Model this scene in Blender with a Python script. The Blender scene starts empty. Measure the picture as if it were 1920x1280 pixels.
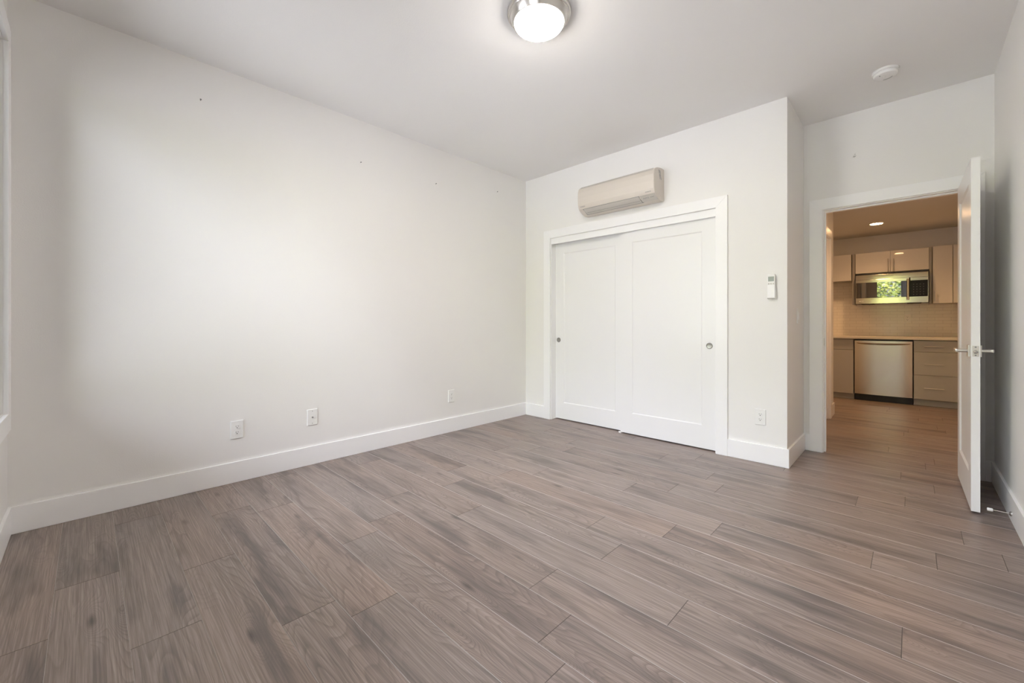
import bpy, bmesh, math, random
from mathutils import Vector, Matrix
random.seed(7)
PI = math.pi
SC = bpy.context.scene
COL = SC.collection

# ------------------------------------------------------------------ camera
F_PX, HOR = 772.494, 607.4
cd = bpy.data.cameras.new('camera'); cam = bpy.data.objects.new('camera', cd); COL.objects.link(cam)
cam.location = (3.2709, -3.6027, 1.0622)
cam.rotation_euler = (PI/2, 0, 0.7709)
cd.sensor_fit = 'HORIZONTAL'; cd.sensor_width = 36; cd.lens = F_PX/1920*36
cd.shift_x = 0.0; cd.shift_y = -(640-HOR)/1920
cd.clip_start = 0.02; cd.clip_end = 300
SC.camera = cam

# ------------------------------------------------------------------ world, sun, exposure
SKY = 2.4
w = bpy.data.worlds.new('sky'); SC.world = w; w.use_nodes = True
bg = w.node_tree.nodes['Background']
bg.inputs[0].default_value = (0.86, 0.905, 1.06, 1)
wt = w.node_tree; wc = wt.nodes.new('ShaderNodeTexCoord'); wz = wt.nodes.new('ShaderNodeSeparateXYZ')   # overcast sky: brighter towards the zenith
wm = wt.nodes.new('ShaderNodeMath'); wm.operation = 'MAXIMUM'; wm.inputs[1].default_value = 0
wa_ = wt.nodes.new('ShaderNodeMath'); wa_.operation = 'MULTIPLY_ADD'; wa_.inputs[1].default_value = SKY*5.8; wa_.inputs[2].default_value = SKY*.22
wt.links.new(wc.outputs['Generated'], wz.inputs[0]); wt.links.new(wz.outputs[2], wm.inputs[0]); wt.links.new(wm.outputs[0], wa_.inputs[0]); wt.links.new(wa_.outputs[0], bg.inputs[1])
sd = bpy.data.lights.new('sun', 'SUN'); sd.energy = 10.5; sd.color = (1, .97, .92); sd.angle = math.radians(.6)
sun = bpy.data.objects.new('sun', sd); COL.objects.link(sun)
sun.rotation_euler = Vector((.25, -.75, -.6)).to_track_quat('-Z', 'Y').to_euler()
WINS = ((.155, 1.45), (2.10, 3.09)); WZ0, WZ1 = .633, 2.42
for wa, wb in WINS:
    pd = bpy.data.lights.new('window_portal', 'AREA'); pd.shape = 'RECTANGLE'; pd.size = wb-wa; pd.size_y = WZ1-WZ0
    pd.cycles.is_portal = True
    po = bpy.data.objects.new('window_portal', pd); COL.objects.link(po)
    po.location = ((wa+wb)/2, -4.03, (WZ0+WZ1)/2); po.rotation_euler = (PI/2, 0, 0)
SC.view_settings.view_transform = 'Standard'; SC.view_settings.look = 'None'
SC.view_settings.gamma = 1; SC.view_settings.use_curve_mapping = False
SC.view_settings.exposure = 1.36
cy = SC.cycles
cy.max_bounces = 14; cy.diffuse_bounces = 8; cy.glossy_bounces = 5; cy.transparent_max_bounces = 8
cy.sample_clamp_indirect = 6; cy.caustics_reflective = False; cy.caustics_refractive = False
cy.use_denoising = True

# ------------------------------------------------------------------ dimensions
W, XC, D, L, H = 3.667, 2.608, 0.639, 3.886, 2.743
T = 0.12

# ------------------------------------------------------------------ materials
def mat(name, col, rough=.5, metal=0., spec=.5, emit=None, es=0., coat=0.):
    m = bpy.data.materials.new(name); m.use_nodes = True
    b = m.node_tree.nodes['Principled BSDF']
    b.inputs['Base Color'].default_value = (*col, 1); b.inputs['Roughness'].default_value = rough
    b.inputs['Metallic'].default_value = metal; b.inputs['Specular IOR Level'].default_value = spec
    b.inputs['Coat Weight'].default_value = coat
    if emit: b.inputs['Emission Color'].default_value = (*emit, 1); b.inputs['Emission Strength'].default_value = es
    return m

class NT:
    def __init__(s, m): s.t = m.node_tree; s.b = s.t.nodes['Principled BSDF']
    def n(s, typ, **k):
        x = s.t.nodes.new(typ)
        for a, v in k.items():
            if a.startswith('i_'):
                key = a[2:]; key = int(key) if key.isdigit() else key.replace('_', ' ')
                s.set(x.inputs[key], v)
            else: setattr(x, a, v)
        return x
    def set(s, sock, v):
        if isinstance(v, bpy.types.NodeSocket): s.t.links.new(v, sock)
        else: sock.default_value = v
    def math(s, op, a, b=0., c=0.):
        x = s.t.nodes.new('ShaderNodeMath'); x.operation = op
        s.set(x.inputs[0], a); s.set(x.inputs[1], b); s.set(x.inputs[2], c); return x.outputs[0]
    def ramp(s, f, stops, interp='LINEAR'):
        x = s.t.nodes.new('ShaderNodeValToRGB'); cr = x.color_ramp; cr.interpolation = interp
        while len(cr.elements) < len(stops): cr.elements.new(.5)
        for e, (p, c) in zip(cr.elements, stops):
            e.position = p; e.color = c if len(c) == 4 else (*c, 1)
        s.set(x.inputs[0], f); return x.outputs[0]
    def mix(s, f, a, b, blend='MIX'):
        x = s.t.nodes.new('ShaderNodeMix'); x.data_type = 'RGBA'; x.blend_type = blend
        s.set(x.inputs[0], f); s.set(x.inputs[6], a); s.set(x.inputs[7], b); return x.outputs[2]
    def bump(s, h, st=.1, dist=.001):
        x = s.t.nodes.new('ShaderNodeBump'); x.inputs['Strength'].default_value = st
        x.inputs['Distance'].default_value = dist; s.set(x.inputs['Height'], h)
        s.t.links.new(x.outputs[0], s.b.inputs['Normal']); return x

def paint(name, col, rough=.6, scale=170, st=.35, dist=.0012):
    m = mat(name, col, rough, spec=.3); k = NT(m)
    tc = k.n('ShaderNodeTexCoord')
    n1 = k.n('ShaderNodeTexNoise', i_Vector=tc.outputs['Object'], i_Scale=scale, i_Detail=2.)
    k.bump(n1.outputs[0], st, dist)
    n2 = k.n('ShaderNodeTexNoise', i_Vector=tc.outputs['Object'], i_Scale=1.3, i_Detail=3.)
    c = k.mix(k.ramp(n2.outputs[0], [(.35, (0, 0, 0)), (.7, (1, 1, 1))]), tuple(x*.985 for x in col)+(1,), (*col, 1))
    k.set(k.b.inputs['Base Color'], c)
    return m

M = {}
M['wall'] = paint('wall_paint', (.835, .826, .812))
M['ceil'] = paint('ceiling_paint', (.845, .838, .834), .8, 120, .4)
M['kceil'] = paint('dimmed_kitchen_ceiling', (.70, .68, .65), .8, 120, .4)  # darker than the bedroom ceiling: kitchen dimness put into the colour
M['trim'] = mat('white_trim_paint', (.89, .89, .895), .32, spec=.45)
M['doorp'] = mat('white_door_paint', (.84, .84, .84), .28, spec=.5)
M['plastic'] = mat('white_plastic', (.83, .83, .82), .35)
M['acp'] = mat('cream_plastic', (.66, .605, .54), .35)
M['acgrey'] = mat('pale_grey_plastic', (.55, .52, .475), .4)
M['dark'] = mat('dark_slot', (.03, .03, .03), .6)
M['midgrey'] = mat('grey_mark', (.25, .25, .25), .6)
M['nickel'] = mat('brushed_nickel', (.62, .60, .57), .22, 1.)
M['satin'] = mat('satin_nickel', (.66, .64, .60), .33, 1.)
M['cupgrey'] = mat('pull_cup_metal', (.40, .39, .35), .4, .9); M['ringm'] = mat('dark_nickel_ring', (.22, .21, .19), .3, 1.)
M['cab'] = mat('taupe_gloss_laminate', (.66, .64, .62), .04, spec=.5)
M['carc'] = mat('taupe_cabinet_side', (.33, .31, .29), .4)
M['cablower'] = mat('taupe_lower_laminate', (.47, .47, .46), .3)
M['blk'] = mat('black_plastic', (.012, .012, .012), .35)
M['glassblk'] = mat('black_glass', (.008, .008, .008), .01); M['glassblk'].node_tree.nodes['Principled BSDF'].inputs['IOR'].default_value = 2.3
M['quartz'] = mat('pale_counter', (.72, .68, .62), .25)
M['lcd'] = mat('grey_green_screen', (.33, .37, .33), .25)
M['leafg'] = mat('leaf_green', (.16, .24, .035), .5)
M['bark'] = mat('bark', (.10, .07, .05), .9)
M['bounce_ground'] = mat('bounce_ground', (.09, .14, .04), .9)
M['dome'] = mat('frosted_glass_lit', (.9, .9, .88), .3, emit=(1, .93, .85), es=60)
M['can'] = mat('lit_lens', (.9, .9, .9), .4, emit=(1, .60, .30), es=30)
M['clear'] = mat('clear_tip', (.85, .85, .85), .4)

k = NT(M['dome']); ge = k.n('ShaderNodeNewGeometry'); sz = k.n('ShaderNodeSeparateXYZ', i_0=ge.outputs['Normal'])
k.set(k.b.inputs['Emission Strength'], k.math('MULTIPLY_ADD', k.math('POWER', k.math('MAXIMUM', k.math('MULTIPLY', sz.outputs[2], -1.), 0.), 2.), 78., 1.0))
M['panelblk'] = mat('control_panel_black', (.01, .01, .01), .12, spec=.25)
# leaf variation
k = NT(M['leafg'])
oi = k.n('ShaderNodeTexCoord')
n_ = k.n('ShaderNodeTexNoise', i_Vector=oi.outputs['Object'], i_Scale=3.5, i_Detail=3.)
k.set(k.b.inputs['Base Color'], k.ramp(n_.outputs[0], [(.38, (.05, .10, .02)), (.5, (.36, .42, .07)), (.62, (.72, .70, .22))]))
# unseen ground, made pale and neutral to bounce light indoors
k = NT(M['bounce_ground']); tc = k.n('ShaderNodeTexCoord')
n_ = k.n('ShaderNodeTexNoise', i_Vector=tc.outputs['Object'], i_Scale=4., i_Detail=6.)
k.set(k.b.inputs['Base Color'], k.ramp(n_.outputs[0], [(.3, (.26, .255, .25)), (.7, (.34, .33, .32))]))

# stainless, brushed
def stainless(name, col, rough, vertical=True):
    m = mat(name, col, rough, 1.); k = NT(m); tc = k.n('ShaderNodeTexCoord')
    mp = k.n('ShaderNodeMapping', i_Vector=tc.outputs['Object']); mp.inputs['Scale'].default_value = (4, 4, 500) if not vertical else (500, 4, 4)
    n1 = k.n('ShaderNodeTexNoise', i_Vector=mp.outputs[0], i_Scale=1., i_Detail=3.)
    k.set(k.b.inputs['Roughness'], k.math('MULTIPLY_ADD', n1.outputs[0], .03, rough-.015))
    k.b.inputs['Anisotropic'].default_value = .5
    return m
M['steel'] = stainless('brushed_stainless', (.72, .69, .64), .26, False)
M['steelmw'] = stainless('polished_stainless', (.55, .50, .45), .12, False)
M['bronze'] = mat('dark_polished_steel', (.30, .22, .15), .18, 1.)

# subway tile
m = mat('subway_tile', (.72, .70, .66), .16); k = NT(m); tc = k.n('ShaderNodeTexCoord')
sx = k.n('ShaderNodeSeparateXYZ', i_0=tc.outputs['Object']); cb = k.n('ShaderNodeCombineXYZ', i_0=sx.outputs[0], i_1=sx.outputs[2])
br = k.n('ShaderNodeTexBrick', i_Vector=cb.outputs[0], i_Scale=1.)
br.inputs['Color1'].default_value = (.82, .79, .74, 1); br.inputs['Color2'].default_value = (.78, .75, .70, 1)
br.inputs['Mortar'].default_value = (.60, .57, .53, 1); br.inputs['Mortar Size'].default_value = .0016
br.inputs['Brick Width'].default_value = .152; br.inputs['Row Height'].default_value = .0445; br.inputs['Mortar Smooth'].default_value = .2
k.set(k.b.inputs['Base Color'], br.outputs[0])
k.bump(k.math('SUBTRACT', 1., br.outputs[1]), .5, .001)
M['tile'] = m

# window glass: clear, thin
m = bpy.data.materials.new('window_glass'); m.use_nodes = True; t = m.node_tree; t.nodes.clear()
o_ = t.nodes.new('ShaderNodeOutputMaterial'); mx = t.nodes.new('ShaderNodeMixShader'); tr = t.nodes.new('ShaderNodeBsdfTransparent')
gl = t.nodes.new('ShaderNodeBsdfGlossy'); fr = t.nodes.new('ShaderNodeFresnel'); fr.inputs[0].default_value = 1.45; gl.inputs['Roughness'].default_value = .02
tr.inputs[0].default_value = (.97, .98, .97, 1)
t.links.new(fr.outputs[0], mx.inputs[0]); t.links.new(tr.outputs[0], mx.inputs[1]); t.links.new(gl.outputs[0], mx.inputs[2]); t.links.new(mx.outputs[0], o_.inputs[0])
M['glass'] = m

# laminate floor
m = mat('grey_oak_laminate', (.25, .21, .19), .4, spec=.4); k = NT(m)
uv = k.n('ShaderNodeUVMap', uv_map='plank'); rn = k.n('ShaderNodeUVMap', uv_map='rnd')
suv = k.n('ShaderNodeSeparateXYZ', i_0=uv.outputs[0]); srn = k.n('ShaderNodeSeparateXYZ', i_0=rn.outputs[0])
u, v, r1, r2 = suv.outputs[0], suv.outputs[1], srn.outputs[0], srn.outputs[1]
def vec(su, sv, off=0.):
    c = k.n('ShaderNodeCombineXYZ')
    k.set(c.inputs[0], k.math('MULTIPLY', k.math('MULTIPLY_ADD', r1, 37., u), su))
    k.set(c.inputs[1], k.math('MULTIPLY', k.math('MULTIPLY_ADD', r2, 23., v), sv))
    k.set(c.inputs[2], k.math('MULTIPLY_ADD', r1, 9., off)); return c.outputs[0]
warp = k.n('ShaderNodeTexNoise', i_Vector=vec(5., 14.), i_Scale=1., i_Detail=2.).outputs[0]
def wvec(su, sv, off, amp):
    a = k.n('ShaderNodeVectorMath', operation='ADD'); k.set(a.inputs[0], vec(su, sv, off))
    c = k.n('ShaderNodeCombineXYZ'); k.set(c.inputs[1], k.math('MULTIPLY', k.math('SUBTRACT', warp, .5), amp)); k.set(c.inputs[0], k.math('MULTIPLY', k.math('SUBTRACT', warp, .5), amp*.5))
    k.set(a.inputs[1], c.outputs[0]); return a.outputs[0]
# knots: elongated cells, only some of them carry a knot
vo = k.n('ShaderNodeTexVoronoi', i_Vector=wvec(2.4, 9., 3., .3), i_Scale=1.)
kd = vo.outputs['Distance']
kc = k.n('ShaderNodeSeparateColor', i_0=vo.outputs['Color'])
has = k.math('GREATER_THAN', kc.outputs[0], .45)
bulge = k.math('MULTIPLY', k.math('POWER', k.math('MAXIMUM', k.math('SUBTRACT', 1., k.math('MULTIPLY', kd, 1.7)), 0.), 2.), has)
fld = k.n('ShaderNodeTexNoise', i_Vector=wvec(.62, 5.6, 0., .12), i_Scale=1., i_Detail=1.5, i_Roughness=.4).outputs[0]
hgt = k.math('ADD', fld, k.math('MULTIPLY', bulge, .35))
ringf = k.math('FRACT', k.math('MULTIPLY', hgt, 38.))
ring = k.ramp(ringf, [(0., (0, 0, 0)), (.55, (.25, .25, .25)), (.9, (1, 1, 1)), (1., (0, 0, 0))])
fine = k.n('ShaderNodeTexNoise', i_Vector=wvec(3.6, 215., 1., .4), i_Scale=1., i_Detail=4., i_Roughness=.65).outputs[0]
fine2 = k.n('ShaderNodeTexNoise', i_Vector=wvec(2.0, 60., 2., .45), i_Scale=1., i_Detail=3., i_Roughness=.6).outputs[0]
smu = k.n('ShaderNodeTexNoise', i_Vector=wvec(1.5, 10., 7., .3), i_Scale=1., i_Detail=3., i_Roughness=.55).outputs[0]
tone = k.n('ShaderNodeTexNoise', i_Vector=vec(1.1, 3., 12.), i_Scale=1., i_Detail=1.).outputs[0]
base = k.mix(k.ramp(tone, [(.3, (0, 0, 0)), (.7, (1, 1, 1))]), (.34, .27, .238, 1), (.29, .242, .222, 1))
base = k.mix(k.math('MULTIPLY', k.ramp(fine2, [(.35, (0, 0, 0)), (.7, (1, 1, 1))]), .42), base, (.165, .135, .120, 1))
base = k.mix(k.math('MULTIPLY', k.ramp(fine, [(.44, (0, 0, 0)), (.62, (1, 1, 1))]), .48), base, (.13, .11, .10, 1))
base = k.mix(k.math('MULTIPLY', k.ramp(fine, [(.30, (1, 1, 1)), (.46, (0, 0, 0))]), .42), base, (.42, .37, .34, 1))
rg = k.math('MULTIPLY', ring, k.ramp(fld, [(.3, (.12, .12, .12)), (.62, (.5, .5, .5))]))
base = k.mix(rg, base, (.105, .085, .076, 1))
sm = k.ramp(smu, [(.51, (0, 0, 0)), (.68, (1, 1, 1))])
base = k.mix(k.math('MULTIPLY', sm, .70), base, (.095, .082, .078, 1))
kn = k.math('MULTIPLY', k.ramp(kd, [(.03, (1, 1, 1)), (.15, (0, 0, 0))]), has)
base = k.mix(k.math('MULTIPLY', kn, .75), base, (.055, .046, .044, 1))
hv = k.n('ShaderNodeHueSaturation', i_Color=base); k.set(hv.inputs['Value'], k.math('MULTIPLY_ADD', r2, .09, .97)); k.set(hv.inputs['Saturation'], k.math('MULTIPLY_ADD', r1, .25, 1.0))
k.set(k.b.inputs['Base Color'], hv.outputs[0])
k.set(k.b.inputs['Roughness'], k.math('MULTIPLY_ADD', fine, .18, .27))
k.bump(k.math('SUBTRACT', 1., fine), .35, .0006)
M['floor'] = m
M['fgap'] = mat('plank_groove', (.10, .08, .07), .7); M['fglint'] = mat('plank_bevel_glint', (.44, .40, .375), .35)  # pale bevel colour paints in the window glint along plank edges

# wall with a scuff above the door
m = paint('scuffed_wall_paint', (.835, .826, .812)); k = NT(m)
old = k.b.inputs['Base Color'].links[0].from_socket
tc = k.n('ShaderNodeTexCoord'); mp = k.n('ShaderNodeMapping', i_Vector=tc.outputs['Object'])
mp.inputs['Location'].default_value = (-2.945, -D, -2.40)
mp2 = k.n('ShaderNodeMapping', i_Vector=mp.outputs[0]); mp2.inputs['Rotation'].default_value = (0, -.5, 0)
mp3 = k.n('ShaderNodeMapping', i_Vector=mp2.outputs[0]); mp3.inputs['Scale'].default_value = (110, 1, 28)
ln = k.n('ShaderNodeVectorMath', operation='LENGTH', i_0=mp3.outputs[0])
nz = k.n('ShaderNodeTexNoise', i_Vector=tc.outputs['Object'], i_Scale=90., i_Detail=2.)
f = k.math('MULTIPLY', k.ramp(ln.outputs['Value'], [(.5, (1, 1, 1)), (1., (0, 0, 0))]), k.ramp(nz.outputs[0], [(.45, (0, 0, 0)), (.6, (1, 1, 1))]))
k.set(k.b.inputs['Base Color'], k.mix(k.math('MULTIPLY', f, .8), old, (.2, .19, .17, 1)))
M['wallscuff'] = m

# ------------------------------------------------------------------ mesh helpers
def merge(bm, t, mtx=None):
    if mtx is not None: bmesh.ops.transform(t, matrix=mtx, verts=t.verts)
    me = bpy.data.meshes.new('tmp'); t.to_mesh(me); t.free(); bm.from_mesh(me); bpy.data.meshes.remove(me)
def box(bm, x0, x1, y0, y1, z0, z1, bev=0., seg=2):
    t = bmesh.new(); bmesh.ops.create_cube(t, size=1)
    for v in t.verts:
        v.co = Vector(((x0+x1)/2+v.co.x*(x1-x0), (y0+y1)/2+v.co.y*(y1-y0), (z0+z1)/2+v.co.z*(z1-z0)))
    if bev: bmesh.ops.bevel(t, geom=list(t.edges), offset=bev, segments=seg, affect='EDGES', profile=.5)
    merge(bm, t)
def prism(bm, pts, a0, a1, axis='x', bev=0.):
    """extrude a closed 2-D outline along an axis; pts are (y,z) for x, (x,z) for y, (x,y) for z"""
    t = bmesh.new()
    f = {'x': lambda p, a: (a, p[0], p[1]), 'y': lambda p, a: (p[0], a, p[1]), 'z': lambda p, a: (p[0], p[1], a)}[axis]
    A = [t.verts.new(f(p, a0)) for p in pts]; B = [t.verts.new(f(p, a1)) for p in pts]
    t.faces.new(A); t.faces.new(B[::-1]); n = len(pts)
    for i in range(n): t.faces.new((A[i], B[i], B[(i+1) % n], A[(i+1) % n]))
    bmesh.ops.recalc_face_normals(t, faces=t.faces)
    if bev: bmesh.ops.bevel(t, geom=[e for e in t.edges], offset=bev, segments=2, affect='EDGES', profile=.5)
    merge(bm, t)
def lathe(bm, prof, n=48, mtx=None):
    """profile of (r,z) about z"""
    t = bmesh.new(); rings = []
    for r, z in prof:
        if r < 1e-6: rings.append([t.verts.new((0, 0, z))])
        else: rings.append([t.verts.new((r*math.cos(2*PI*i/n), r*math.sin(2*PI*i/n), z)) for i in range(n)])
    for a, b in zip(rings, rings[1:]):
        for i in range(n):
            j = (i+1) % n
            if len(a) == 1 and len(b) == 1: continue
            if len(a) == 1: t.faces.new((a[0], b[i], b[j]))
            elif len(b) == 1: t.faces.new((a[i], b[0], a[j]))
            else: t.faces.new((a[i], b[i], b[j], a[j]))
    bmesh.ops.recalc_face_normals(t, faces=t.faces)
    merge(bm, t, mtx)
def tube(bm, p, q, r, n=20, r2=None, cap=True):
    p, q = Vector(p), Vector(q); t = bmesh.new(); r2 = r if r2 is None else r2
    bmesh.ops.create_cone(t, cap_ends=cap, segments=n, radius1=r, radius2=r2, depth=(q-p).length)
    merge(bm, t, Matrix.Translation((p+q)/2) @ (q-p).to_track_quat('Z', 'Y').to_matrix().to_4x4())
def obj(name, bm, m, parent=None, smooth=False):
    me = bpy.data.meshes.new(name); bm.to_mesh(me); bm.free()
    if smooth is not False:
        for p in me.polygons: p.use_smooth = True
        me.set_sharp_from_angle(angle=math.radians(35 if smooth is True else smooth))
    ms = m if isinstance(m, list) else [m]
    for x in ms: me.materials.append(x)
    o = bpy.data.objects.new(name, me); COL.objects.link(o)
    if parent: o.parent = parent
    return o
def bmf(fn, *a, **kw):
    b = bmesh.new(); fn(b, *a, **kw); return b
def boxes(lst, bev=0., seg=2):
    b = bmesh.new()
    for l in lst: box(b, *l, bev=bev, seg=seg)
    return b
def tag(o, label, cat, group=None, kind=None):
    o['label'] = label; o['category'] = cat
    if group: o['group'] = group
    if kind: o['kind'] = kind
    return o
def thing(name, label, cat, loc=(0, 0, 0), rz=0., group=None, kind=None):
    o = bpy.data.objects.new(name, None); COL.objects.link(o); o.location = loc; o.rotation_euler = (0, 0, rz)
    o.empty_display_size = .05
    return tag(o, label, cat, group, kind)
def struct(name, bm, m, label, cat, smooth=False):
    return tag(obj(name, bm, m, None, smooth), label, cat, kind='structure')
def dup(root, loc, rz, label, group=None):
    r = root.copy(); COL.objects.link(r); r.location = loc; r.rotation_euler = (0, 0, rz); r['label'] = label
    if group: r['group'] = group
    for ch in list(root.children):
        c = ch.copy(); COL.objects.link(c); c.parent = r
        for g in list(ch.children):
            d = g.copy(); COL.objects.link(d); d.parent = c
    return r
def text_mesh(s, size, depth=.0002, mtx=None):
    cu = bpy.data.curves.new('t', 'FONT'); cu.body = s; cu.size = size; cu.extrude = depth; cu.align_x = 'CENTER'; cu.align_y = 'CENTER'
    to = bpy.data.objects.new('t', cu); COL.objects.link(to)
    bpy.context.view_layer.update()
    me = bpy.data.meshes.new_from_object(to.evaluated_get(bpy.context.evaluated_depsgraph_get()))
    b = bmesh.new(); b.from_mesh(me)
    if mtx is not None: bmesh.ops.transform(b, matrix=mtx, verts=b.verts)
    bpy.data.objects.remove(to); bpy.data.curves.remove(cu); bpy.data.meshes.remove(me)
    return b

# ------------------------------------------------------------------ room shell
WT = .10   # reveal depth of the window
(WX0, WX1), (VX0, VX1) = WINS
struct('wall_left', boxes([(-T, 0, -L, D+T, 0, H)]), M['wall'], 'long blank off-white wall on the left with outlets and small nails', 'wall')
OX0, OX1, OZ = .380, 2.110, 2.012       # closet opening
CT = .14
struct('wall_closet', boxes([(0, OX0, 0, CT, 0, H), (OX1, XC, 0, CT, 0, H), (OX0, OX1, 0, CT, OZ, H)]), M['wall'], 'off-white wall holding the sliding closet doors and the air conditioner', 'wall')
struct('wall_side', boxes([(XC-T, XC, CT, D, 0, H)]), M['wall'], 'narrow shaded return wall beside the closet with a light switch', 'wall')
DX0, DX1, DZ = 2.745, 3.532, 2.0
struct('wall_door', boxes([(0, DX0-.018, D, D+T, 0, H), (DX1+.018, W, D, D+T, 0, H), (DX0-.018, DX1+.018, D, D+T, DZ+.018, H)]), M['wallscuff'], 'wall with the open doorway to the kitchen, small scuff above the door', 'wall')
struct('wall_right', boxes([(W, W+T, -L, D+T, 0, H)]), M['wall'], 'off-white wall at the right edge behind the open door', 'wall')
struct('wall_window', boxes([(-T, WX0, -L-T, -L, 0, H), (WX1, VX0, -L-T, -L, 0, H), (VX1, W+T, -L-T, -L, 0, H)]+[(p, q, -L-T, -L, u, v) for p, q in WINS for u, v in ((0, WZ0), (WZ1, H))]), M['wall'], 'window wall at the far left edge of the photo', 'wall')
struct('ceiling', boxes([(-T, W+T, -L-T, D+T, H, H+.12)]), M['ceil'], 'flat off-white bedroom ceiling', 'ceiling')
# hall and kitchen
KZ, KX, KY = 2.375, 3.75, 4.55
HW = 2.60
struct('wall_hall_left', boxes([(HW-.115, HW, D+T, 1.40, 0, KZ), (HW-.115, HW, 2.20, 2.55, 0, KZ), (HW-.115, HW, 1.40, 2.20, 2.02, KZ)]), M['wall'], 'short hall wall on the left beyond the doorway, ending before the kitchen', 'wall')
struct('wall_hall_right', boxes([(KX, KX+T, D+T, KY, 0, KZ)]), M['wall'], 'right hand wall of the hall and kitchen beyond the open door', 'wall')
struct('wall_kitchen_back', boxes([(.4, KX+T, KY, KY+T, 0, KZ)]), M['wall'], 'kitchen wall above and behind the upper cabinets', 'wall')
struct('wall_kitchen_left', boxes([(.4, .52, 2.435, KY, 0, KZ)]), M['wall'], 'far left wall of the kitchen', 'wall')
struct('wall_kitchen_front', boxes([(.52, HW-.115, 2.435, 2.55, 0, KZ)]), M['wall'], 'kitchen wall backing the hall room', 'wall')
struct('wall_hall_closet', boxes([(1.7, 1.8, D+T, 2.435, 0, KZ)]), M['wall'], 'wall inside the room off the hall', 'wall')
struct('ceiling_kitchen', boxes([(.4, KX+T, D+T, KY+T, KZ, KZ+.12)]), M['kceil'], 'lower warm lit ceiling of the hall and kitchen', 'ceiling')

# ------------------------------------------------------------------ floor of separate planks
def floor_mesh():
    me = bpy.data.meshes.new('floor'); V, Fc, U, Rn, MI = [], [], [], [], []
    pitch, y0, LEN = .18955, -3.696, 1.191
    known = {-1: 1.18, 0: .822, 3: 1.679, 6: 2.376, 7: 2.167, 8: 2.652, 9: 2.263, 10: 2.055, 11: 2.377, 12: 2.543, 13: 1.95, 14: 3.349, 15: 2.376, 16: 3.45, 17: 3.032, 18: 3.24, 20: 3.372, 1: .25, 2: 1.02, 4: .62, 5: 1.3, 19: 2.6}
    X0, X1, YA, YB = 0., KX, -L, KY
    rr = random.Random(11)
    def quad(a, b, c, d, uvs, rnd, mi):
        n = len(V); V.extend([a, b, c, d]); Fc.append((n, n+1, n+2, n+3)); U.extend(uvs); Rn.extend([rnd]*4); MI.append(mi)
    for kx in range(-1, 45):
        ya, yb = y0+kx*pitch, y0+(kx+1)*pitch
        a, b = max(ya, YA), min(yb, YB)
        if b-a < .002: continue
        j = known.get(kx, rr.uniform(0, LEN)) % LEN
        xs = [X0]; x = j
        while x < X1-.02:
            if x > X0+.02: xs.append(x)
            x += LEN
        xs.append(X1)
        for xa, xb in zip(xs, xs[1:]):
            rnd = (rr.random(), rr.random()); ox = xa if xa > X0 else xb-LEN
            g, dz = .0012, -.0009
            def P(x, y, z): return (x, y, z)
            def uvq(*pts): return [(p[0]-ox, p[1]-ya) for p in pts]
            xi0, xi1 = xa+g, xb-g; yi0, yi1 = a+g, b-g
            q = [P(xi0, yi0, 0), P(xi1, yi0, 0), P(xi1, yi1, 0), P(xi0, yi1, 0)]
            quad(*q, uvq(*q), rnd, 0)
            o = [P(xa, a, dz), P(xb, a, dz), P(xb, b, dz), P(xa, b, dz)]
            for i in range(4):
                s = (i+1) % 4; qq = [o[i], o[s], q[s], q[i]]
                quad(*qq, uvq(*qq), rnd, (2, 1, 0, 1)[i])  # only the window-facing long bevel gets the painted glint
    n = len(V)   # solid slab under the planks
    S = bmesh.new(); box(S, X0, X1, YA, YB, -.014, -.0012)
    sv = [v.co[:] for v in S.verts]; V.extend(sv)
    for f in S.faces: Fc.append(tuple(n+v.index for v in f.verts)); U.extend([(0, 0)]*len(f.verts)); Rn.extend([(0, 0)]*len(f.verts)); MI.append(1)
    S.free()
    me.from_pydata(V, [], Fc)
    l1 = me.uv_layers.new(name='plank'); l2 = me.uv_layers.new(name='rnd')
    for i in range(len(U)): l1.data[i].uv = U[i]; l2.data[i].uv = Rn[i]
    me.polygons.foreach_set('material_index', MI); me.update()
    me.materials.append(M['floor']); me.materials.append(M['fgap']); me.materials.append(M['fglint'])
    o = bpy.data.objects.new('floor', me); COL.objects.link(o)
    tag(o, 'grey brown oak look laminate plank floor', 'floor', kind='structure')
floor_mesh()

# ------------------------------------------------------------------ baseboards
BH, BT = .138, .014
def bb(name, x0, x1, y0, y1, label, cut='none'):
    b = bmesh.new(); box(b, x0, x1, y0, y1, 0, BH, bev=.002, seg=2)
    struct(name, b, M['trim'], label, 'baseboard')
bb('baseboard_left', 0, BT, -L, 0, 'long white baseboard under the blank left wall')
bb('baseboard_back', BT, OX0-.093, -BT, 0, 'short white baseboard left of the closet casing')
bb('baseboard_closet', OX1+.093, XC+BT, -BT, 0, 'white baseboard under the outlet right of the closet')
bb('baseboard_side', XC, XC+BT, 0, D, 'white baseboard on the shaded return wall')
bb('baseboard_door', XC+BT, DX0-.093, D-BT, D, 'tiny white baseboard piece left of the doorway')
bb('baseboard_corner', DX1+.093, W-BT, D-BT, D, 'tiny shaded baseboard piece behind the open door')
bb('baseboard_right', W-BT, W, -L, D, 'white baseboard on the right wall with the door stop')
bb('baseboard_window', BT, W-BT, -L, -L+BT, 'white baseboard under the window')
bb('baseboard_hall', HW, HW+BT, 2.293, 2.55, 'warm lit baseboard stub at the hall corner')

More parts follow.
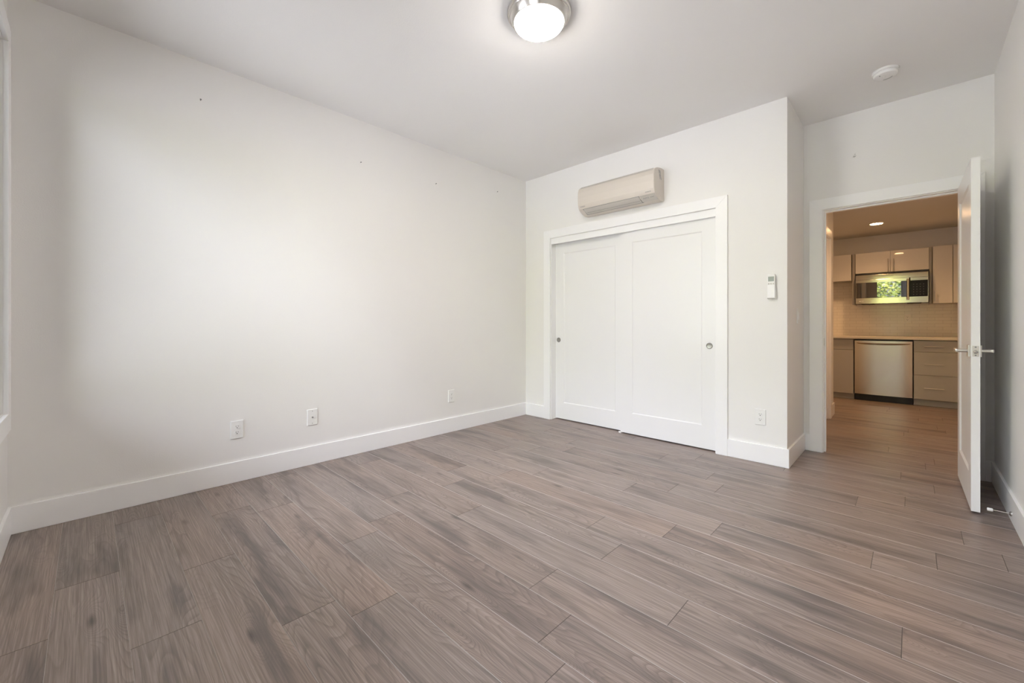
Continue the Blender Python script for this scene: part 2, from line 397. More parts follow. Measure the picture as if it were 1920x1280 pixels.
# ------------------------------------------------------------------ casings and jambs
def casing(name, x0, x1, ztop, y, out, label, wd=.088, th=.018, jamb=None, jt=.018, stop=None):
    """boards on a wall facing -y; mitred head; x0,x1 inner edges"""
    b = bmesh.new()
    ya, yb = y-th, y
    prism(b, [(x0-wd, 0), (x0, 0), (x0, ztop), (x0-wd, ztop+wd)], ya, yb, 'y', .0015)
    prism(b, [(x1, 0), (x1+wd, 0), (x1+wd, ztop+wd), (x1, ztop)], ya, yb, 'y', .0015)
    prism(b, [(x0, ztop), (x1, ztop), (x1+wd, ztop+wd), (x0-wd, ztop+wd)], ya, yb, 'y', .0015)
    return struct(name, b, M['trim'], label, 'door casing')
casing('trim_1', OX0-.005, OX1+.005, 2.016, 0, 0, 'flat white casing around the sliding closet doors')
casing('trim_2', DX0-.006, DX1+.006, DZ+.006, D, 0, 'flat white casing around the open doorway')
# closet jamb lining with fascia hiding the track
struct('trim_3', boxes([(OX0, OX0+.003, .001, CT, 0, OZ), (OX1-.003, OX1, .001, CT, 0, OZ), (OX0+.003, OX1-.003, .002, .022, 1.950, OZ)], .0008, 1), M['trim'], 'white closet jamb and track fascia above the sliding doors', 'closet jamb')
# entry door jamb with stops
b = bmesh.new()
for s in ((DX0-.018, DX0), (DX1, DX1+.018)): box(b, *s, D, D+T, 0, DZ+.018, bev=.001, seg=1)
box(b, DX0, DX1, D, D+T, DZ, DZ+.018, bev=.001, seg=1)
box(b, DX0, DX0+.011, D+.038, D+.073, 0, DZ, bev=.001, seg=1); box(b, DX1-.011, DX1, D+.038, D+.073, 0, DZ, bev=.001, seg=1)
box(b, DX0+.011, DX1-.011, D+.038, D+.073, DZ-.011, DZ, bev=.001, seg=1)
jamb = struct('trim_4', b, M['trim'], 'white door jamb with stops in the open doorway', 'door jamb')
sp = bmesh.new(); box(sp, DX0, DX0+.0015, D+.004, D+.032, .885, .945, bev=.0005, seg=1)
spo = obj('strike_plate', sp, M['satin'], jamb); spo['label'] = 'nickel strike plate'
# hall doorway casing (seen edge on) with jamb and closed door
b = bmesh.new(); th = .018
for ya, yb in ((1.307, 1.395), (2.205, 2.293)): box(b, HW, HW+th, ya, yb, 0, 2.02, bev=.0015)
box(b, HW, HW+th, 1.307, 2.293, 2.02, 2.108, bev=.0015)
box(b, HW-.115, HW, 2.182, 2.20, 0, 2.02, bev=.001, seg=1); box(b, HW-.115, HW, 1.40, 1.418, 0, 2.02, bev=.001, seg=1); box(b, HW-.115, HW, 1.418, 2.182, 2.002, 2.02, bev=.001, seg=1)
struct('trim_5', b, M['trim'], 'warm lit white casing of the side door in the hall', 'door casing')
d4 = thing('door_3', 'closed white side door in the hall, hidden behind the doorway edge', 'door', (HW-.10, 1.42, 0), 0, kind='structure')
obj('door_slab', boxes([(0, .035, 0, .758, .01, 1.998)], .002), M['doorp'], d4)

# ------------------------------------------------------------------ doors
def shaker(bm, w, h, th, px0, px1, pz0, pz1, rec=.007, chm=.010):
    """slab from x 0..w, y 0..th (front at y=0), one recessed panel front and back"""
    t = bmesh.new()
    def ring(x0, x1, z0, z1, y): return [t.verts.new((x0, y, z0)), t.verts.new((x1, y, z0)), t.verts.new((x1, y, z1)), t.verts.new((x0, y, z1))]
    for y, s in ((0, 1), (th, -1)):
        a = ring(0, w, 0, h, y); b_ = ring(px0, px1, pz0, pz1, y); c = ring(px0+chm, px1-chm, pz0+chm, pz1-chm, y+s*rec)
        for p, q in ((a, b_), (b_, c)):
            for i in range(4): t.faces.new((p[i], p[(i+1) % 4], q[(i+1) % 4], q[i]))
        t.faces.new(c)
        if s == 1: front = a
        else:
            for i in range(4): t.faces.new((front[i], front[(i+1) % 4], a[(i+1) % 4], a[i]))
    bmesh.ops.recalc_face_normals(t, faces=t.faces)
    merge(bm, t)
def pull(parent, x, z, r=.026):
    mt = Matrix.Translation((x, 0, z)) @ Matrix.Rotation(PI/2, 4, 'X')
    b = bmesh.new(); lathe(b, [(r-.0045, .0002), (r-.0045, .0022), (r-.0035, .0032), (r-.001, .0028), (r, .0002)], 40, mt)
    p = obj('pull_ring', b, M['ringm'], parent, True); p['label'] = 'round metal finger pull'
    b = bmesh.new(); lathe(b, [(0, .0004), (r-.009, .0004), (r-.0045, .0016)], 40, mt); obj('pull_cup', b, M['cupgrey'], p, True)
def cdoor(name, x0, x1, y, p, label, px, pz=.882):
    t = thing(name, label, 'closet door', (x0, y, .010), 0, kind='structure')
    b = bmesh.new(); shaker(b, x1-x0, 1.955, .035, *p, rec=.006, chm=.009)
    obj('door_panel', b, M['doorp'], t); pull(t, px-x0, pz-.010)
    return t
cdoor('door_1', .384, 1.262, .078, (.111, .756, .178, 1.84), 'left sliding closet door, running behind the other one', .427, .885)
cdoor('door_2', 1.222, 2.106, .030, (.123, .770, .195, 1.84), 'right sliding closet door, in front, with a round pull at its right', 2.051, .880)
g = bmesh.new(); box(g, 1.206, 1.234, .020, .029, 0, .017, bev=.003); box(g, 1.206, 1.234, .067, .076, 0, .015, bev=.002); box(g, 1.206, 1.234, .020, .12, 0, .004, bev=.001)
tag(obj('door_guide', g, M['plastic']), 'small white floor guide under the overlap of the closet doors', 'door guide')

# open entry door: local x along width from hinge, y thickness. local front (y=0) faces the hall side (-x)
ang = math.atan2(-.752, .010)
ed = thing('door_4', 'open white bedroom door seen nearly edge on at the right', 'door', (DX1-.034, D-.024, .012), ang, kind='structure')
# local +x -> towards the free edge; local +y -> +90deg of it = towards +x world (right side)
b = bmesh.new(); shaker(b, .754, 1.985, .035, .115, .640, .195, 1.865, .008, .012)
obj('door_slab', b, M['doorp'], ed)
def lever(side):
    s = -1 if side == 'l' else 1; y0_ = 0 if s < 0 else .035; hx, hz = .754-.062, .898
    b = bmesh.new(); y1_ = y0_+s*.009
    box(b, hx-.033, hx+.033, min(y0_, y1_), max(y0_, y1_), hz-.033, hz+.033, bev=.0015)
    ro = obj('rosette', b, M['satin'], ed); ro['label'] = 'square nickel rosette'
    b = bmesh.new(); tube(b, (hx, y1_, hz), (hx, y0_+s*.052, hz), .010, 24)
    box(b, hx-.115, hx+.010, min(y0_+s*.046, y0_+s*.057), max(y0_+s*.046, y0_+s*.057), hz-.009, hz+.009, bev=.003)
    obj('lever', b, M['satin'], ro, True)
lever('l'); lever('r')
b = bmesh.new(); box(b, .7535, .7552, .005, .030, .898-.030, .898+.030, bev=.0007, seg=1)
lp = obj('latch_plate', b, M['satin'], ed); lp['label'] = 'nickel latch plate'
b = bmesh.new(); lathe(b, [(0, .011), (.004, .0105), (.0085, .006), (.010, 0)], 24, Matrix.Translation((.7550, .0175, .894)) @ Matrix.Rotation(PI/2, 4, 'Y')); obj('latch_bolt', b, M['nickel'], lp, True)
b = bmesh.new()
for dz in (-.023, .023): lathe(b, [(0, .0008), (.0035, .0006), (.004, 0)], 16, Matrix.Translation((.7552, .0175, .898+dz)) @ Matrix.Rotation(PI/2, 4, 'Y'))
obj('screw', b, M['midgrey'], lp)
for hz in (.25, 1.0, 1.75):
    b = bmesh.new(); tube(b, (-.006, .040, hz-.045), (-.006, .040, hz+.045), .006, 14); box(b, -.006, .0, .0352, .040, hz-.044, hz+.044)
    obj('hinge', b, M['satin'], ed)

# door stop on right baseboard
ds = thing('door_stop', 'rigid white-tipped door stop on the right baseboard', 'door stop', (W-BT, -.156, .046), -PI/2)
b = bmesh.new(); lathe(b, [(0, .0), (.013, .0), (.013, .004), (.008, .007), (.0035, .010), (.0035, .070), (0, .070)], 20, Matrix.Rotation(PI/2, 4, 'X')); obj('rod', b, M['nickel'], ds, True)
b = bmesh.new(); lathe(b, [(0, .066), (.0075, .066), (.009, .070), (.009, .084), (.007, .087), (0, .087)], 20, Matrix.Rotation(PI/2, 4, 'X')); obj('rubber_tip', b, M['plastic'], ds, True)

# ------------------------------------------------------------------ window (at the left edge) with frame, mullions and glass
def window(name, label, WX0, WX1):
    wn = thing(name, label, 'window', (0, -L, 0), 0, kind='structure')
    wd = .09; b = bmesh.new()
    x0, x1, z0, z1 = WX0-.004, WX1+.004, WZ0-.004, WZ1+.004
    prism(b, [(x0-wd, z0-wd), (x0, z0), (x0, z1), (x0-wd, z1+wd)], 0, .018, 'y', .0015)
    prism(b, [(x1, z0), (x1+wd, z0-wd), (x1+wd, z1+wd), (x1, z1)], 0, .018, 'y', .0015)
    prism(b, [(x0, z1), (x1, z1), (x1+wd, z1+wd), (x0-wd, z1+wd)], 0, .018, 'y', .0015)
    prism(b, [(x0-wd, z0-wd), (x1+wd, z0-wd), (x1, z0), (x0, z0)], 0, .018, 'y', .0015)
    obj('window_casing', b, M['trim'], wn)
    b = bmesh.new(); fy0, fy1 = -.115, -.065; fw = .045
    box(b, WX0, WX0+fw, fy0, fy1, WZ0, WZ1, bev=.003); box(b, WX1-fw, WX1, fy0, fy1, WZ0, WZ1, bev=.003)
    box(b, WX0+fw, WX1-fw, fy0, fy1, WZ0, WZ0+fw, bev=.003); box(b, WX0+fw, WX1-fw, fy0, fy1, WZ1-fw, WZ1, bev=.003)
    obj('window_frame', b, M['plastic'], wn)
    obj('window_pane', boxes([(WX0+fw-.004, WX1-fw+.004, -.092, -.088, WZ0+fw-.004, WZ1-fw+.004)]), M['glass'], wn)
window('window_1', 'bright window at the far left edge of the room', WX0, WX1)
window('window_2', 'second window of the room, seen only as a reflection in the microwave door', VX0, VX1)

# ------------------------------------------------------------------ outlets, switch, cable plate
PW_, PH_ = .076, .122
def plate_bm():
    b = bmesh.new(); t = bmesh.new(); bmesh.ops.create_cube(t, size=1)
    for v in t.verts:
        k_ = .92 if v.co.y < 0 else 1.; kz = .955 if v.co.y < 0 else 1.
        v.co = Vector((v.co.x*PW_*k_, v.co.y*.0065-.00325, v.co.z*PH_*kz))
    bmesh.ops.bevel(t, geom=list(t.edges), offset=.0008, segments=2, affect='EDGES'); merge(b, t); return b
RX = Matrix.Rotation(PI/2, 4, 'X')
def duplex(label, loc, rz, m=None, wall=None):
    m = m or M['plastic']
    t = thing('electrical_outlet', label, 'outlet', loc, rz, 'duplex outlets on the bedroom walls')
    obj('cover_plate', plate_bm(), m, t)
    for s in (1, -1):
        zc = s*.0195; pts = []
        for i in range(40):
            a = 2*PI*i/40; x_ = .0172*math.cos(a); z_ = max(-.0135, min(.0135, .0172*math.sin(a))); pts.append((x_, zc+z_))
        b = bmesh.new(); prism(b, pts, -.0085, -.0058, 'y'); r = obj('receptacle', b, m, t)
        b = bmesh.new()
        box(b, -.0075, -.0055, -.0087, -.0084, zc-.0005, zc+.0085); box(b, .0055, .0075, -.0087, -.0084, zc+.0005, zc+.0080)
        tube(b, (0, -.0084, zc-.0065), (0, -.0088, zc-.0065), .0030, 14); obj('slots', b, M['dark'], r)
    b = bmesh.new(); tube(b, (0, -.0058, 0), (0, -.0070, 0), .003, 14); obj('screw', b, m, t)
    return t
R90 = PI/2
o1 = duplex('duplex outlet on the left wall, the one nearest the camera', (0, -2.902, .351), R90)
o2 = dup(o1, (0, -1.10, .352), R90, 'duplex outlet on the left wall nearest the closet corner')
o3 = dup(o1, (2.434, 0, .349), 0, 'duplex outlet on the wall right of the closet doors')
cp = thing('cable_wall_plate', 'white cable plate with a centre jack between the two left wall outlets', 'wall plate', (0, -2.415, .356), R90)
obj('cover_plate', plate_bm(), M['plastic'], cp)
b = bmesh.new(); tube(b, (0, -.0058, 0), (0, -.0075, 0), .0065, 6); tube(b, (0, -.0075, 0), (0, -.016, 0), .0045, 16); obj('cable_jack', b, M['midgrey'], cp, True)
for s in (1, -1):
    b = bmesh.new(); tube(b, (0, -.0058, s*.046), (0, -.0068, s*.046), .003, 12); obj('screw', b, M['midgrey'], cp)
sw = thing('light_switch', 'white rocker light switch on the shaded return wall', 'light switch', (XC, .385, 1.128), R90)
obj('cover_plate', plate_bm(), M['plastic'], sw)
b = bmesh.new(); prism(b, [(-.006, -.034), (-.006, .034), (-.0075, .034), (-.0105, 0), (-.0085, -.034)], -.0165, .0165, 'x', .0006); obj('rocker', b, M['trim'], sw)

# nails left in the left wall
def nail(y, z, label):
    b = bmesh.new(); tube(b, (0, y, z), (.009, y, z+.003), .0022, 10); tube(b, (.009, y, z+.003), (.0105, y, z+.0035), .005, 12)
    tag(obj('nail', b, M['midgrey']), label, 'nail', 'small nails left in the left wall')
nail(-3.10, 2.495, 'small nail high on the left wall, nearest the window')
nail(-2.032, 2.395, 'small nail on the left wall, second from the window')
nail(-1.283, 2.402, 'small nail on the left wall, third from the window')
nail(-.471, 2.512, 'small nail high on the left wall near the closet corner')

# ------------------------------------------------------------------ ceiling lamp and smoke detector
cl = thing('ceiling_light', 'round flush ceiling light with brushed nickel ring and lit white dome', 'ceiling light', (1.825, -1.905, H))
b = bmesh.new(); lathe(b, [(.160, 0), (.172, 0), (.1725, -.008), (.170, -.014), (.164, -.016), (.163, -.020), (.160, -.024), (.156, -.026), (.145, -.050), (.141, -.056), (.136, -.057), (.135, -.050), (.150, -.02)], 96)
obj('lamp_ring', b, M['nickel'], cl, 25)
b = bmesh.new(); pr = [(.1345, -.048)]
for i in range(0, 13):
    a = i/12*PI/2; pr.append((.1345*math.cos(a) if i < 12 else 0, -.054-.047*math.sin(a)))
lathe(b, pr, 72); dm = obj('lamp_shade', b, M['dome'], cl, True); dm['label'] = 'glowing frosted white glass dome'
sm = thing('smoke_detector', 'round white smoke detector on the ceiling near the door', 'smoke detector', (3.143, .089, H), math.radians(20))
b = bmesh.new(); lathe(b, [(0, 0), (.069, 0), (.070, -.003), (.070, -.010), (.067, -.013), (.058, -.014), (.058, -.012), (0, -.012)], 64); obj('base', b, M['plastic'], sm, 30)
b = bmesh.new(); lathe(b, [(.059, -.012), (.062, -.018), (.0625, -.026), (.059, -.034), (.050, -.038), (.030, -.040), (0, -.040)], 64); obj('housing', b, M['plastic'], sm, 30)
b = bmesh.new(); lathe(b, [(.006, -.0395), (.008, -.043), (.011, -.0425), (.0125, -.0395)], 32, Matrix.Translation((-.012, -.01, 0))); lathe(b, [(0, -.0425), (.005, -.042), (.006, -.039)], 24, Matrix.Translation((-.012, -.01, 0))); obj('test_button', b, M['plastic'], sm, True)
b = bmesh.new()
for i in range(9):
    a = .2+i*.16; box(b, .0375*math.cos(a)-.0010, .0375*math.cos(a)+.0010, .0375*math.sin(a)-.006, .0375*math.sin(a)+.006, -.0403, -.0385)
obj('vent_slots', b, M['midgrey'], sm); obj('indicator_light', boxes([(-.040, -.034, -.026, -.022, -.0405, -.038)]), M['midgrey'], sm)

# ------------------------------------------------------------------ air conditioner
ac = thing('air_conditioner', 'cream wall mounted split air conditioner above the closet doors', 'air conditioner', (.882, 0, 2.155))
AW = .793
prof = [(0, .012), (-.010, .003), (-.030, 0), (-.080, -.003), (-.100, .002), (-.165, .030), (-.188, .048), (-.200, .085), (-.205, .150), (-.203, .205), (-.192, .243), (-.170, .265), (-.139, .277), (-.065, .290), (-.012, .290), (0, .284)]
b = bmesh.new(); prism(b, prof, 0, AW, 'x', .003); obj('casing', b, M['acp'], ac, 30)
# front panel, proud of the body
fp = [(-.189, .052), (-.2025, .085), (-.2075, .150), (-.2055, .205), (-.195, .243), (-.193, .243), (-.202, .205), (-.204, .150), (-.199, .085), (-.186, .052)]
b = bmesh.new(); prism(b, fp, .004, AW-.004, 'x', .0006); obj('front_panel', b, M['acp'], ac, 30)
# top intake step
b = bmesh.new(); prism(b, [(-.190, .248), (-.172, .268), (-.168, .2665), (-.186, .246)], .02, AW-.02, 'x'); obj('top_grille', b, M['acgrey'], ac)
# louvre lying on the sloped lower front
def slope(t0, off):  # point on lower front slope between (-.100,.002) and (-.188,.048)
    a = Vector((-.108, .004)); c = Vector((-.186, .045)); d = (c-a); n = Vector((d.y, -d.x)).normalized()
    if n.y > 0: n = -n
    p = a+d*t0+n*off; return (p.x, p.y)
b = bmesh.new(); prism(b, [slope(.02, .0), slope(.04, .004), slope(.50, .0062), slope(.97, .004), slope(.985, .0)], .055, .640, 'x', .0008); lv = obj('louvre', b, M['acgrey'], ac, 30)
lv['label'] = 'pale grey air outlet flap'
b = bmesh.new(); prism(b, [slope(.0, .0005), slope(.0, .0042), slope(.035, .0042), slope(.035, .0005)], .052, .655, 'x'); prism(b, [slope(.985, .0005), slope(.985, .003), slope(1., .003), slope(1., .0005)], .048, .645, 'x')
for xx in (.0515, .6425): prism(b, [slope(.0, .0003), slope(.0, .0032), slope(.99, .0032), slope(.99, .0003)], xx-.0012, xx+.0012, 'x')
prism(b, [slope(.36, .005), slope(.36, .0068), slope(.375, .0068), slope(.375, .005)], .07, .63, 'x')
obj('louvre_gap', b, M['midgrey'], ac)
b = bmesh.new(); prism(b, [slope(.05, .0), slope(.05, .0035), slope(.97, .0035), slope(.97, .0)], .650, .787, 'x', .0005); dp = obj('display_panel', b, M['acgrey'], ac); dp['label'] = 'pale grey indicator panel at the right end'
sl = math.atan2(.045-.004, .078)  # slope angle
def on_slope(x, t0, s, size):
    y_, z_ = slope(t0, .0038)
    mtx = Matrix.Translation((x, y_, z_)) @ Matrix.Rotation(sl+.0, 4, 'X') @ Matrix.Rotation(0, 4, 'X')
    # text plane: x right, up along the slope (towards -y,+z), facing down-front
    ex = Vector((1, 0, 0)); up = Vector((0, -.078, .041)).normalized(); nz_ = ex.cross(up)
    mtx = Matrix(((ex.x, up.x, nz_.x, x), (ex.y, up.y, nz_.y, y_), (ex.z, up.z, nz_.z, z_), (0, 0, 0, 1)))
    return text_mesh(s, size, .0002, mtx)
b = on_slope(.695, .55, 'AUTO', .020); obj('lettering', b, M['midgrey'], dp)
b = bmesh.new()
for i, xx in enumerate((.742, .754, .766)):
    y_, z_ = slope(.58, .0036); box(b, xx-.003, xx+.003, y_-.004, y_+.003, z_-.0015, z_+.0010)
obj('indicator_lights', b, M['midgrey'], dp)
def front_text(s, size, x, z, y_): return text_mesh(s, size, .0002, Matrix.Translation((x, y_, z)) @ RX)
o_ = obj('lettering', front_text('DAIKIN', .017, .052, .066, -.1975), M['midgrey'], ac)
o_ = obj('lettering', front_text('INVERTER', .012, .735, .062, -.1965), M['midgrey'], ac)
# printed label on the right side
b = bmesh.new()
rr = random.Random(5)
for i in range(9):
    zz = .262-.009*i; yy = -.118+.0035*i
    for j in range(2):
        w_ = rr.uniform(.008, .018); y1 = yy+j*.020; box(b, AW, AW+.0006, y1, y1+w_, zz-.0055, zz)
st = obj('side_sticker', b, M['midgrey'], ac); st['label'] = 'dark printed marks on the side'

# remote in its wall holder
rm = thing('remote_control', 'white air conditioner remote in a holder on the wall right of the closet', 'remote control', (2.511, 0, 1.345))
b = bmesh.new(); box(b, -.029, .029, -.012, 0, -.092, -.005, bev=.003); box(b, -.029, -.026, -.026, -.012, -.092, -.02, bev=.001); box(b, .026, .029, -.026, -.012, -.092, -.02, bev=.001); obj('holder', b, M['plastic'], rm)
b = bmesh.new(); box(b, -.0255, .0255, -.030, -.0125, -.090, .092, bev=.004, seg=3); bd = obj('body', b, M['plastic'], rm, 30)
b = bmesh.new(); box(b, -.019, .019, -.0306, -.0295, .038, .074, bev=.0004, seg=1); s_ = obj('screen', b, M['lcd'], rm); s_['label'] = 'grey green display'
for xx in (-.015, 0, .015):
    b = bmesh.new(); box(b, xx-.005, xx+.005, -.0315, -.0297, .016, .024, bev=.0015); obj('button', b, M['acgrey'], rm)
b = bmesh.new(); box(b, -.0245, .0245, -.0318, -.0299, -.086, .008, bev=.0008, seg=1); obj('sliding_cover', b, M['trim'], rm)

# ------------------------------------------------------------------ kitchen
FY = 3.930       # base fronts
def bar_handle(bm, p, q, off, r=.005):
    """bar from p to q standing off the face by off (towards -y)"""
    p, q = Vector(p), Vector(q); d = (q-p).normalized(); n = Vector((0, -off, 0))
    tube(bm, p+n, q+n, r, 14)
    for s in (p+d*.012, q-d*.012): tube(bm, s, s+n, r*.85, 12)
# base cabinet left
bc = thing('base_cabinet', 'taupe sink base cabinet left of the dishwasher', 'cabinet', (2.0, FY, 0))
obj('body', boxes([(-.0, .678, .02, .61, .08, .855)], .001, 1), M['carc'], bc)
obj('toe_kick', boxes([(0, .678, .06, .075, 0, .08)]), M['cablower'], bc)
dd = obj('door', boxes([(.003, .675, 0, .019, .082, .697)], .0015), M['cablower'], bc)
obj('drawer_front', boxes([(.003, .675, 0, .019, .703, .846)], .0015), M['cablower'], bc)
# drawers right
bc = thing('drawer_cabinet', 'taupe base cabinet with three drawers right of the dishwasher', 'cabinet', (3.284, FY, 0))
obj('body', boxes([(0, .456, .02, .61, .08, .855)], .001, 1), M['carc'], bc)
obj('toe_kick', boxes([(0, .456, .06, .075, 0, .08)]), M['cablower'], bc)
for za, zb, hz in ((.703, .846, .774), (.402, .699, .543), (.088, .398, .235)):
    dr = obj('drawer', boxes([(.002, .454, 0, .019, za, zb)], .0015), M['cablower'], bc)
    b = bmesh.new(); bar_handle(b, (.096, 0, hz), (.278, 0, hz), .028); obj('handle', b, M['satin'], dr, True)
# dishwasher
dw = thing('dishwasher', 'stainless steel dishwasher under the kitchen counter', 'dishwasher', (2.681, FY, 0))
obj('body', boxes([(.002, .598, .025, .60, .09, .852)]), M['blk'], dw)
obj('toe_panel', boxes([(.004, .596, .035, .05, 0, .088)]), M['blk'], dw)
b = bmesh.new(); n = 28; prv = None; wdt = .584; x00 = .008
vs = []
for i in range(n+1):
    s = i/n*2-1; y_ = -.006-.016*(1-s**4); vs.append((x00+wdt*i/n, y_))
pts = vs+[(x00+wdt, .022), (x00, .022)]
prism(b, pts, .092, .832, 'z'); dr = obj('door', b, M['steel'], dw, 30); dr['label'] = 'bowed brushed stainless door'
b = bmesh.new(); pts = []
for i in range(25):
    s = i/24; pts.append((.030+.545*s, .797-.020*math.sin(PI*s)**.5))
pts += [(.575, .803), (.030, .803)]
prism(b, pts, -.034, -.010, 'y', .0012); obj('handle', b, M['bronze'], dr, 30)
# counter
tag(obj('countertop', boxes([(1.2, KX, 3.90, 4.542, .857, .888)], .002), M['quartz']), 'pale countertop running over the dishwasher and drawers', 'countertop')
tag(obj('trim_6', boxes([(1.2, KX, 4.542, KY, .888, 1.86)]), M['tile']), 'white subway tile backsplash behind the counter', 'backsplash', kind='structure')
# uppers
UY = 4.24
def upper(name, label, x0, x1, z0, z1, doors, side=None):
    t = thing(name, label, 'cabinet', (x0, UY, z0))
    obj('body', boxes([(0, x1-x0, .02, KY-UY-.009, 0, z1-z0)], .001, 1), M['carc'], t)
    for xa, xb, h in doors:
        d_ = obj('door', boxes([(xa-x0+.0015, xb-x0-.0015, 0, .019, .002, z1-z0-.002)], .0015), M['cab'], t)
        if h:
            b = bmesh.new(); bar_handle(b, (h[0]-x0, 0, h[1]-z0), (h[0]-x0, 0, h[2]-z0), .028); obj('handle', b, M['satin'], d_, True)
    return t
upper('upper_cabinet', 'taupe wall cabinet at the left above the sink, lower edge shadowed', 2.0, 2.628, 1.700, 2.090, [(2.0, 2.628, None)])
mc = upper('upper_cabinet', 'double door taupe wall cabinet directly above the microwave', 2.670, 3.433, 1.795, 2.090, [(2.672, 3.050, (3.026, 1.800, 1.98)), (3.050, 3.433, (3.081, 1.798, 1.975))])
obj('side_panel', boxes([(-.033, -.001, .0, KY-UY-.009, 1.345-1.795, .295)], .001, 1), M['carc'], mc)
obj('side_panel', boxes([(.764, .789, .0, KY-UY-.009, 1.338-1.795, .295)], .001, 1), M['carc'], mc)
upper('upper_cabinet', 'tall taupe wall cabinet right of the microwave with one bar handle', 3.463, 3.745, 1.338, 2.098, [(3.466, 3.650, (3.49, 1.365, 1.49)), (3.653, 3.745, None)])
# microwave
mw = thing('microwave', 'stainless over-range microwave with black glass door', 'microwave', (2.681, 4.165, 1.350))
obj('body', boxes([(.002, .743, .02, .374, .004, .436)], .002), M['blk'], mw)
b = bmesh.new(); box(b, 0, .745, 0, .02, .345, .412, bev=.002); obj('top_vent', b, M['steelmw'], mw)
b = bmesh.new(); box(b, 0, .745, 0, .02, .003, .085, bev=.002); box(b, 0, .006, 0, .02, .085, .345); box(b, .739, .745, 0, .02, .085, .345); obj('lower_trim', b, M['steelmw'], mw)
b = bmesh.new(); box(b, .0, .560, -.004, .006, .303, .343, bev=.001); box(b, .572, .745, -.004, .006, .303, .343, bev=.001); obj('upper_trim', b, M['steelmw'], mw)
b = bmesh.new(); box(b, .006, .560, .0, .018, .086, .302, bev=.001, seg=1); gl_ = obj('door_glass', b, M['glassblk'], mw); gl_['label'] = 'black glass door'
b = bmesh.new(); box(b, .572, .739, .0, .018, .086, .302, bev=.001, seg=1); kp = obj('control_panel', b, M['panelblk'], mw); kp['label'] = 'black control panel'
km = mat('panel_marks', (.35, .34, .3), .5)
for i in range(5):
    for j in range(4): obj('key_mark', boxes([(.600+.032*j, .606+.032*j, -.0004, .0002, .112+.034*i, .115+.034*i)]), km, kp)
b = bmesh.new()
pts = [(.030+.0, 0)]
tube(b, (.548, -.036, .042), (.548, -.036, .330), .013, 20); tube(b, (.548, -.036, .052), (.548, .002, .052), .010, 16); tube(b, (.548, -.036, .320), (.548, .002, .320), .010, 16)
obj('handle', b, M['steelmw'], mw, True)
b = front_text('LG', .020, .075, .040, -.0006)
lathe(b, [(0, .0004), (.008, .0004), (.008, 0)], 20, Matrix.Translation((.048, -.0004, .040)) @ RX); obj('lettering', b, M['plastic'], mw)
for v0, v1 in ((.06, .20), (.54, .68)): obj('underside_vent', boxes([(v0, v1, .05, .30, -.004, .004)], .001, 1), M['blk'], mw)
# outlet on tile
ko = thing('electrical_outlet', 'small outlet in the tile backsplash below the microwave', 'outlet', (3.222, 4.542, 1.142), 0)
for ch in o1.children:
    c = ch.copy(); COL.objects.link(c); c.parent = ko
    for g_ in ch.children:
        e = g_.copy(); COL.objects.link(e); e.parent = c
# faucet at the left end
fa = thing('kitchen_faucet', 'dark metal faucet tip over the counter at its left end', 'faucet', (2.16, 4.40, .888))
b = bmesh.new(); lathe(b, [(0, 0), (.028, 0), (.027, .006), (.017, .012), (.016, .10), (0, .10)], 24); obj('base', b, M['satin'], fa, True)
b = bmesh.new(); tube(b, (.0, 0, .075), (.205, 0, .062), .011, 18); tube(b, (.195, 0, .068), (.195, 0, .030), .010, 16); obj('spout', b, M['bronze'], fa, True)
b = bmesh.new(); tube(b, (0, 0, .10), (.11, 0, .115), .006, 14); obj('lever', b, M['bronze'], fa, True)
# recessed lights
def can(x, y, label, vis=True):
    t = thing('recessed_light', label, 'ceiling light', (x, y, KZ), 0, 'recessed lights in the kitchen and hall ceiling')
    b = bmesh.new(); lathe(b, [(.062, -.0002), (.078, -.0002), (.080, -.003), (.076, -.005), (.064, -.004), (.062, -.0002)], 48); obj('trim_ring', b, M['plastic'], t, True)
    b = bmesh.new(); lathe(b, [(0, -.0035), (.062, -.0035), (.0625, -.001)], 40); obj('lens', b, M['can'], t)
    sl_ = bpy.data.lights.new('recessed_beam', 'SPOT'); sl_.energy = 18; sl_.color = (1, .56, .25); sl_.spot_size = math.radians(125); sl_.spot_blend = .8; sl_.shadow_soft_size = .055
    so_ = bpy.data.objects.new('recessed_beam', sl_); COL.objects.link(so_); so_.parent = t; so_.location = (0, 0, -.012)
    return t
c1 = can(2.935, 3.585, 'lit recessed light in the kitchen ceiling seen through the doorway')
dup(c1, (3.10, 1.62, KZ), 0, 'recessed light in the hall ceiling just beyond the doorway head')
dup(c1, (1.65, 3.50, KZ), 0, 'recessed light in the kitchen ceiling left of the hall')

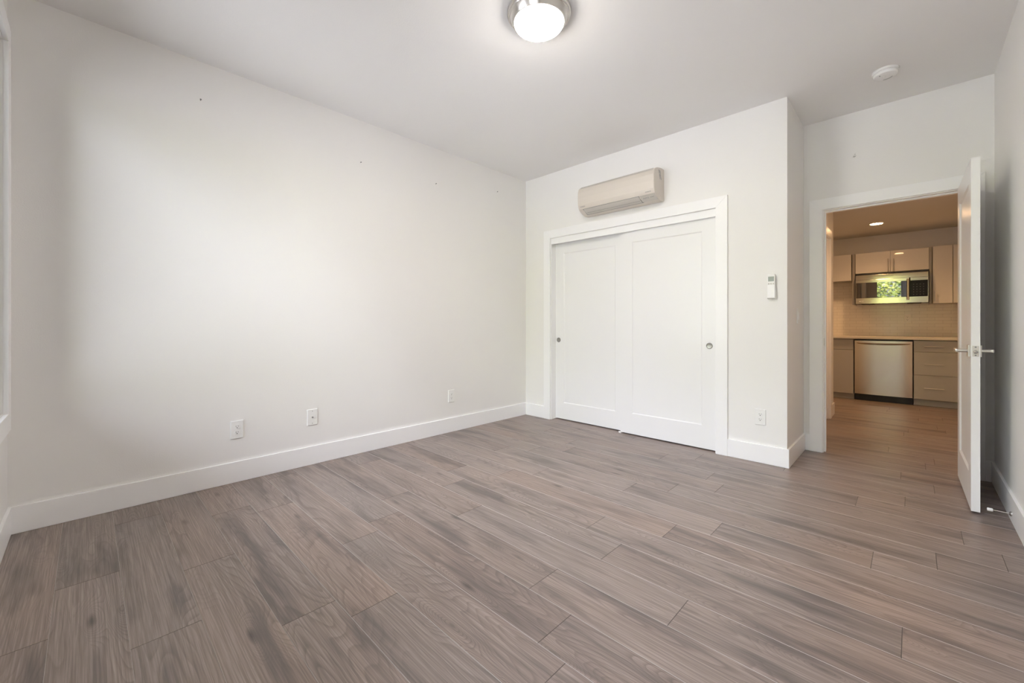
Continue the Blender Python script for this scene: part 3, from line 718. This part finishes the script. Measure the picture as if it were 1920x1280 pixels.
# ------------------------------------------------------------------ outside
struct('ground', boxes([(-60, 60, -90, -L-T-.02, -1.2, -1.0)]), M['bounce_ground'], 'unseen ground outside the window, coloured pale to bounce light in', 'ground')
struct('roof_eave', boxes([(-T, W+T, -L-T, D+T, H+.121, H+.26), (.4, KX+T, D+T+.001, KY+T, KZ+.121, H+.26)]), M['wall'], 'roof slab above the rooms', 'roof')
def tree_mesh(seed, hgt_, rad):
    rr = random.Random(seed); b = bmesh.new()
    blobs = [(rr.uniform(-.6, .6)*rad, rr.uniform(-.5, .5)*rad, hgt_*rr.uniform(.38, .86), rad*rr.uniform(.35, .6)) for _ in range(16)]
    for _ in range(5200):
        bx_, by_, bz_, br_ = rr.choice(blobs)
        d = Vector((rr.gauss(0, 1), rr.gauss(0, 1), rr.gauss(0, 1))).normalized()*br_*rr.uniform(.75, 1.05)
        c = Vector((bx_, by_, bz_))+d; s = rr.uniform(.09, .17)
        q = Vector((rr.gauss(0, 1), rr.gauss(0, 1), rr.gauss(0, 1)+.6)).to_track_quat('Z', 'Y')
        vs_ = [b.verts.new(c+q @ Vector(p)*s) for p in ((-.5, 0, 0), (0, -.3, .06), (.5, 0, 0), (0, .3, .06))]
        b.faces.new(vs_)
    return b
def trunk_mesh(hgt_):
    b = bmesh.new(); tube(b, (0, 0, 0), (0, 0, hgt_*.7), .16, 12, .07)
    for i in range(6):
        a = i*1.05; z_ = hgt_*(.3+.06*i); tube(b, (0, 0, z_), (math.cos(a)*1., math.sin(a)*1., z_+.9), .06, 8, .02)
    return b
tg = 'leafy trees outside the bedroom window'; tl = 'leafy green tree outside the bedroom window, mirrored in the microwave door'
t1 = thing('leafy_tree', tl, 'tree', (2.0, -12.5, -1.0), 0, tg)
obj('foliage', tree_mesh(3, 5.2, 2.3), M['leafg'], t1); obj('trunk', trunk_mesh(5.2), M['bark'], t1)
for x_, y_, r_ in ((-5.2, -13.4, 1.), (9.2, -13.0, 3.), (-12.4, -12.6, 2.), (16.4, -12.4, 4.), (5.7, -20.5, .5), (-1.7, -20.8, 2.6), (-9., -20.6, 4.2), (13., -20.5, 1.2)):
    dup(t1, (x_, y_, -1.0), r_, tl, tg)
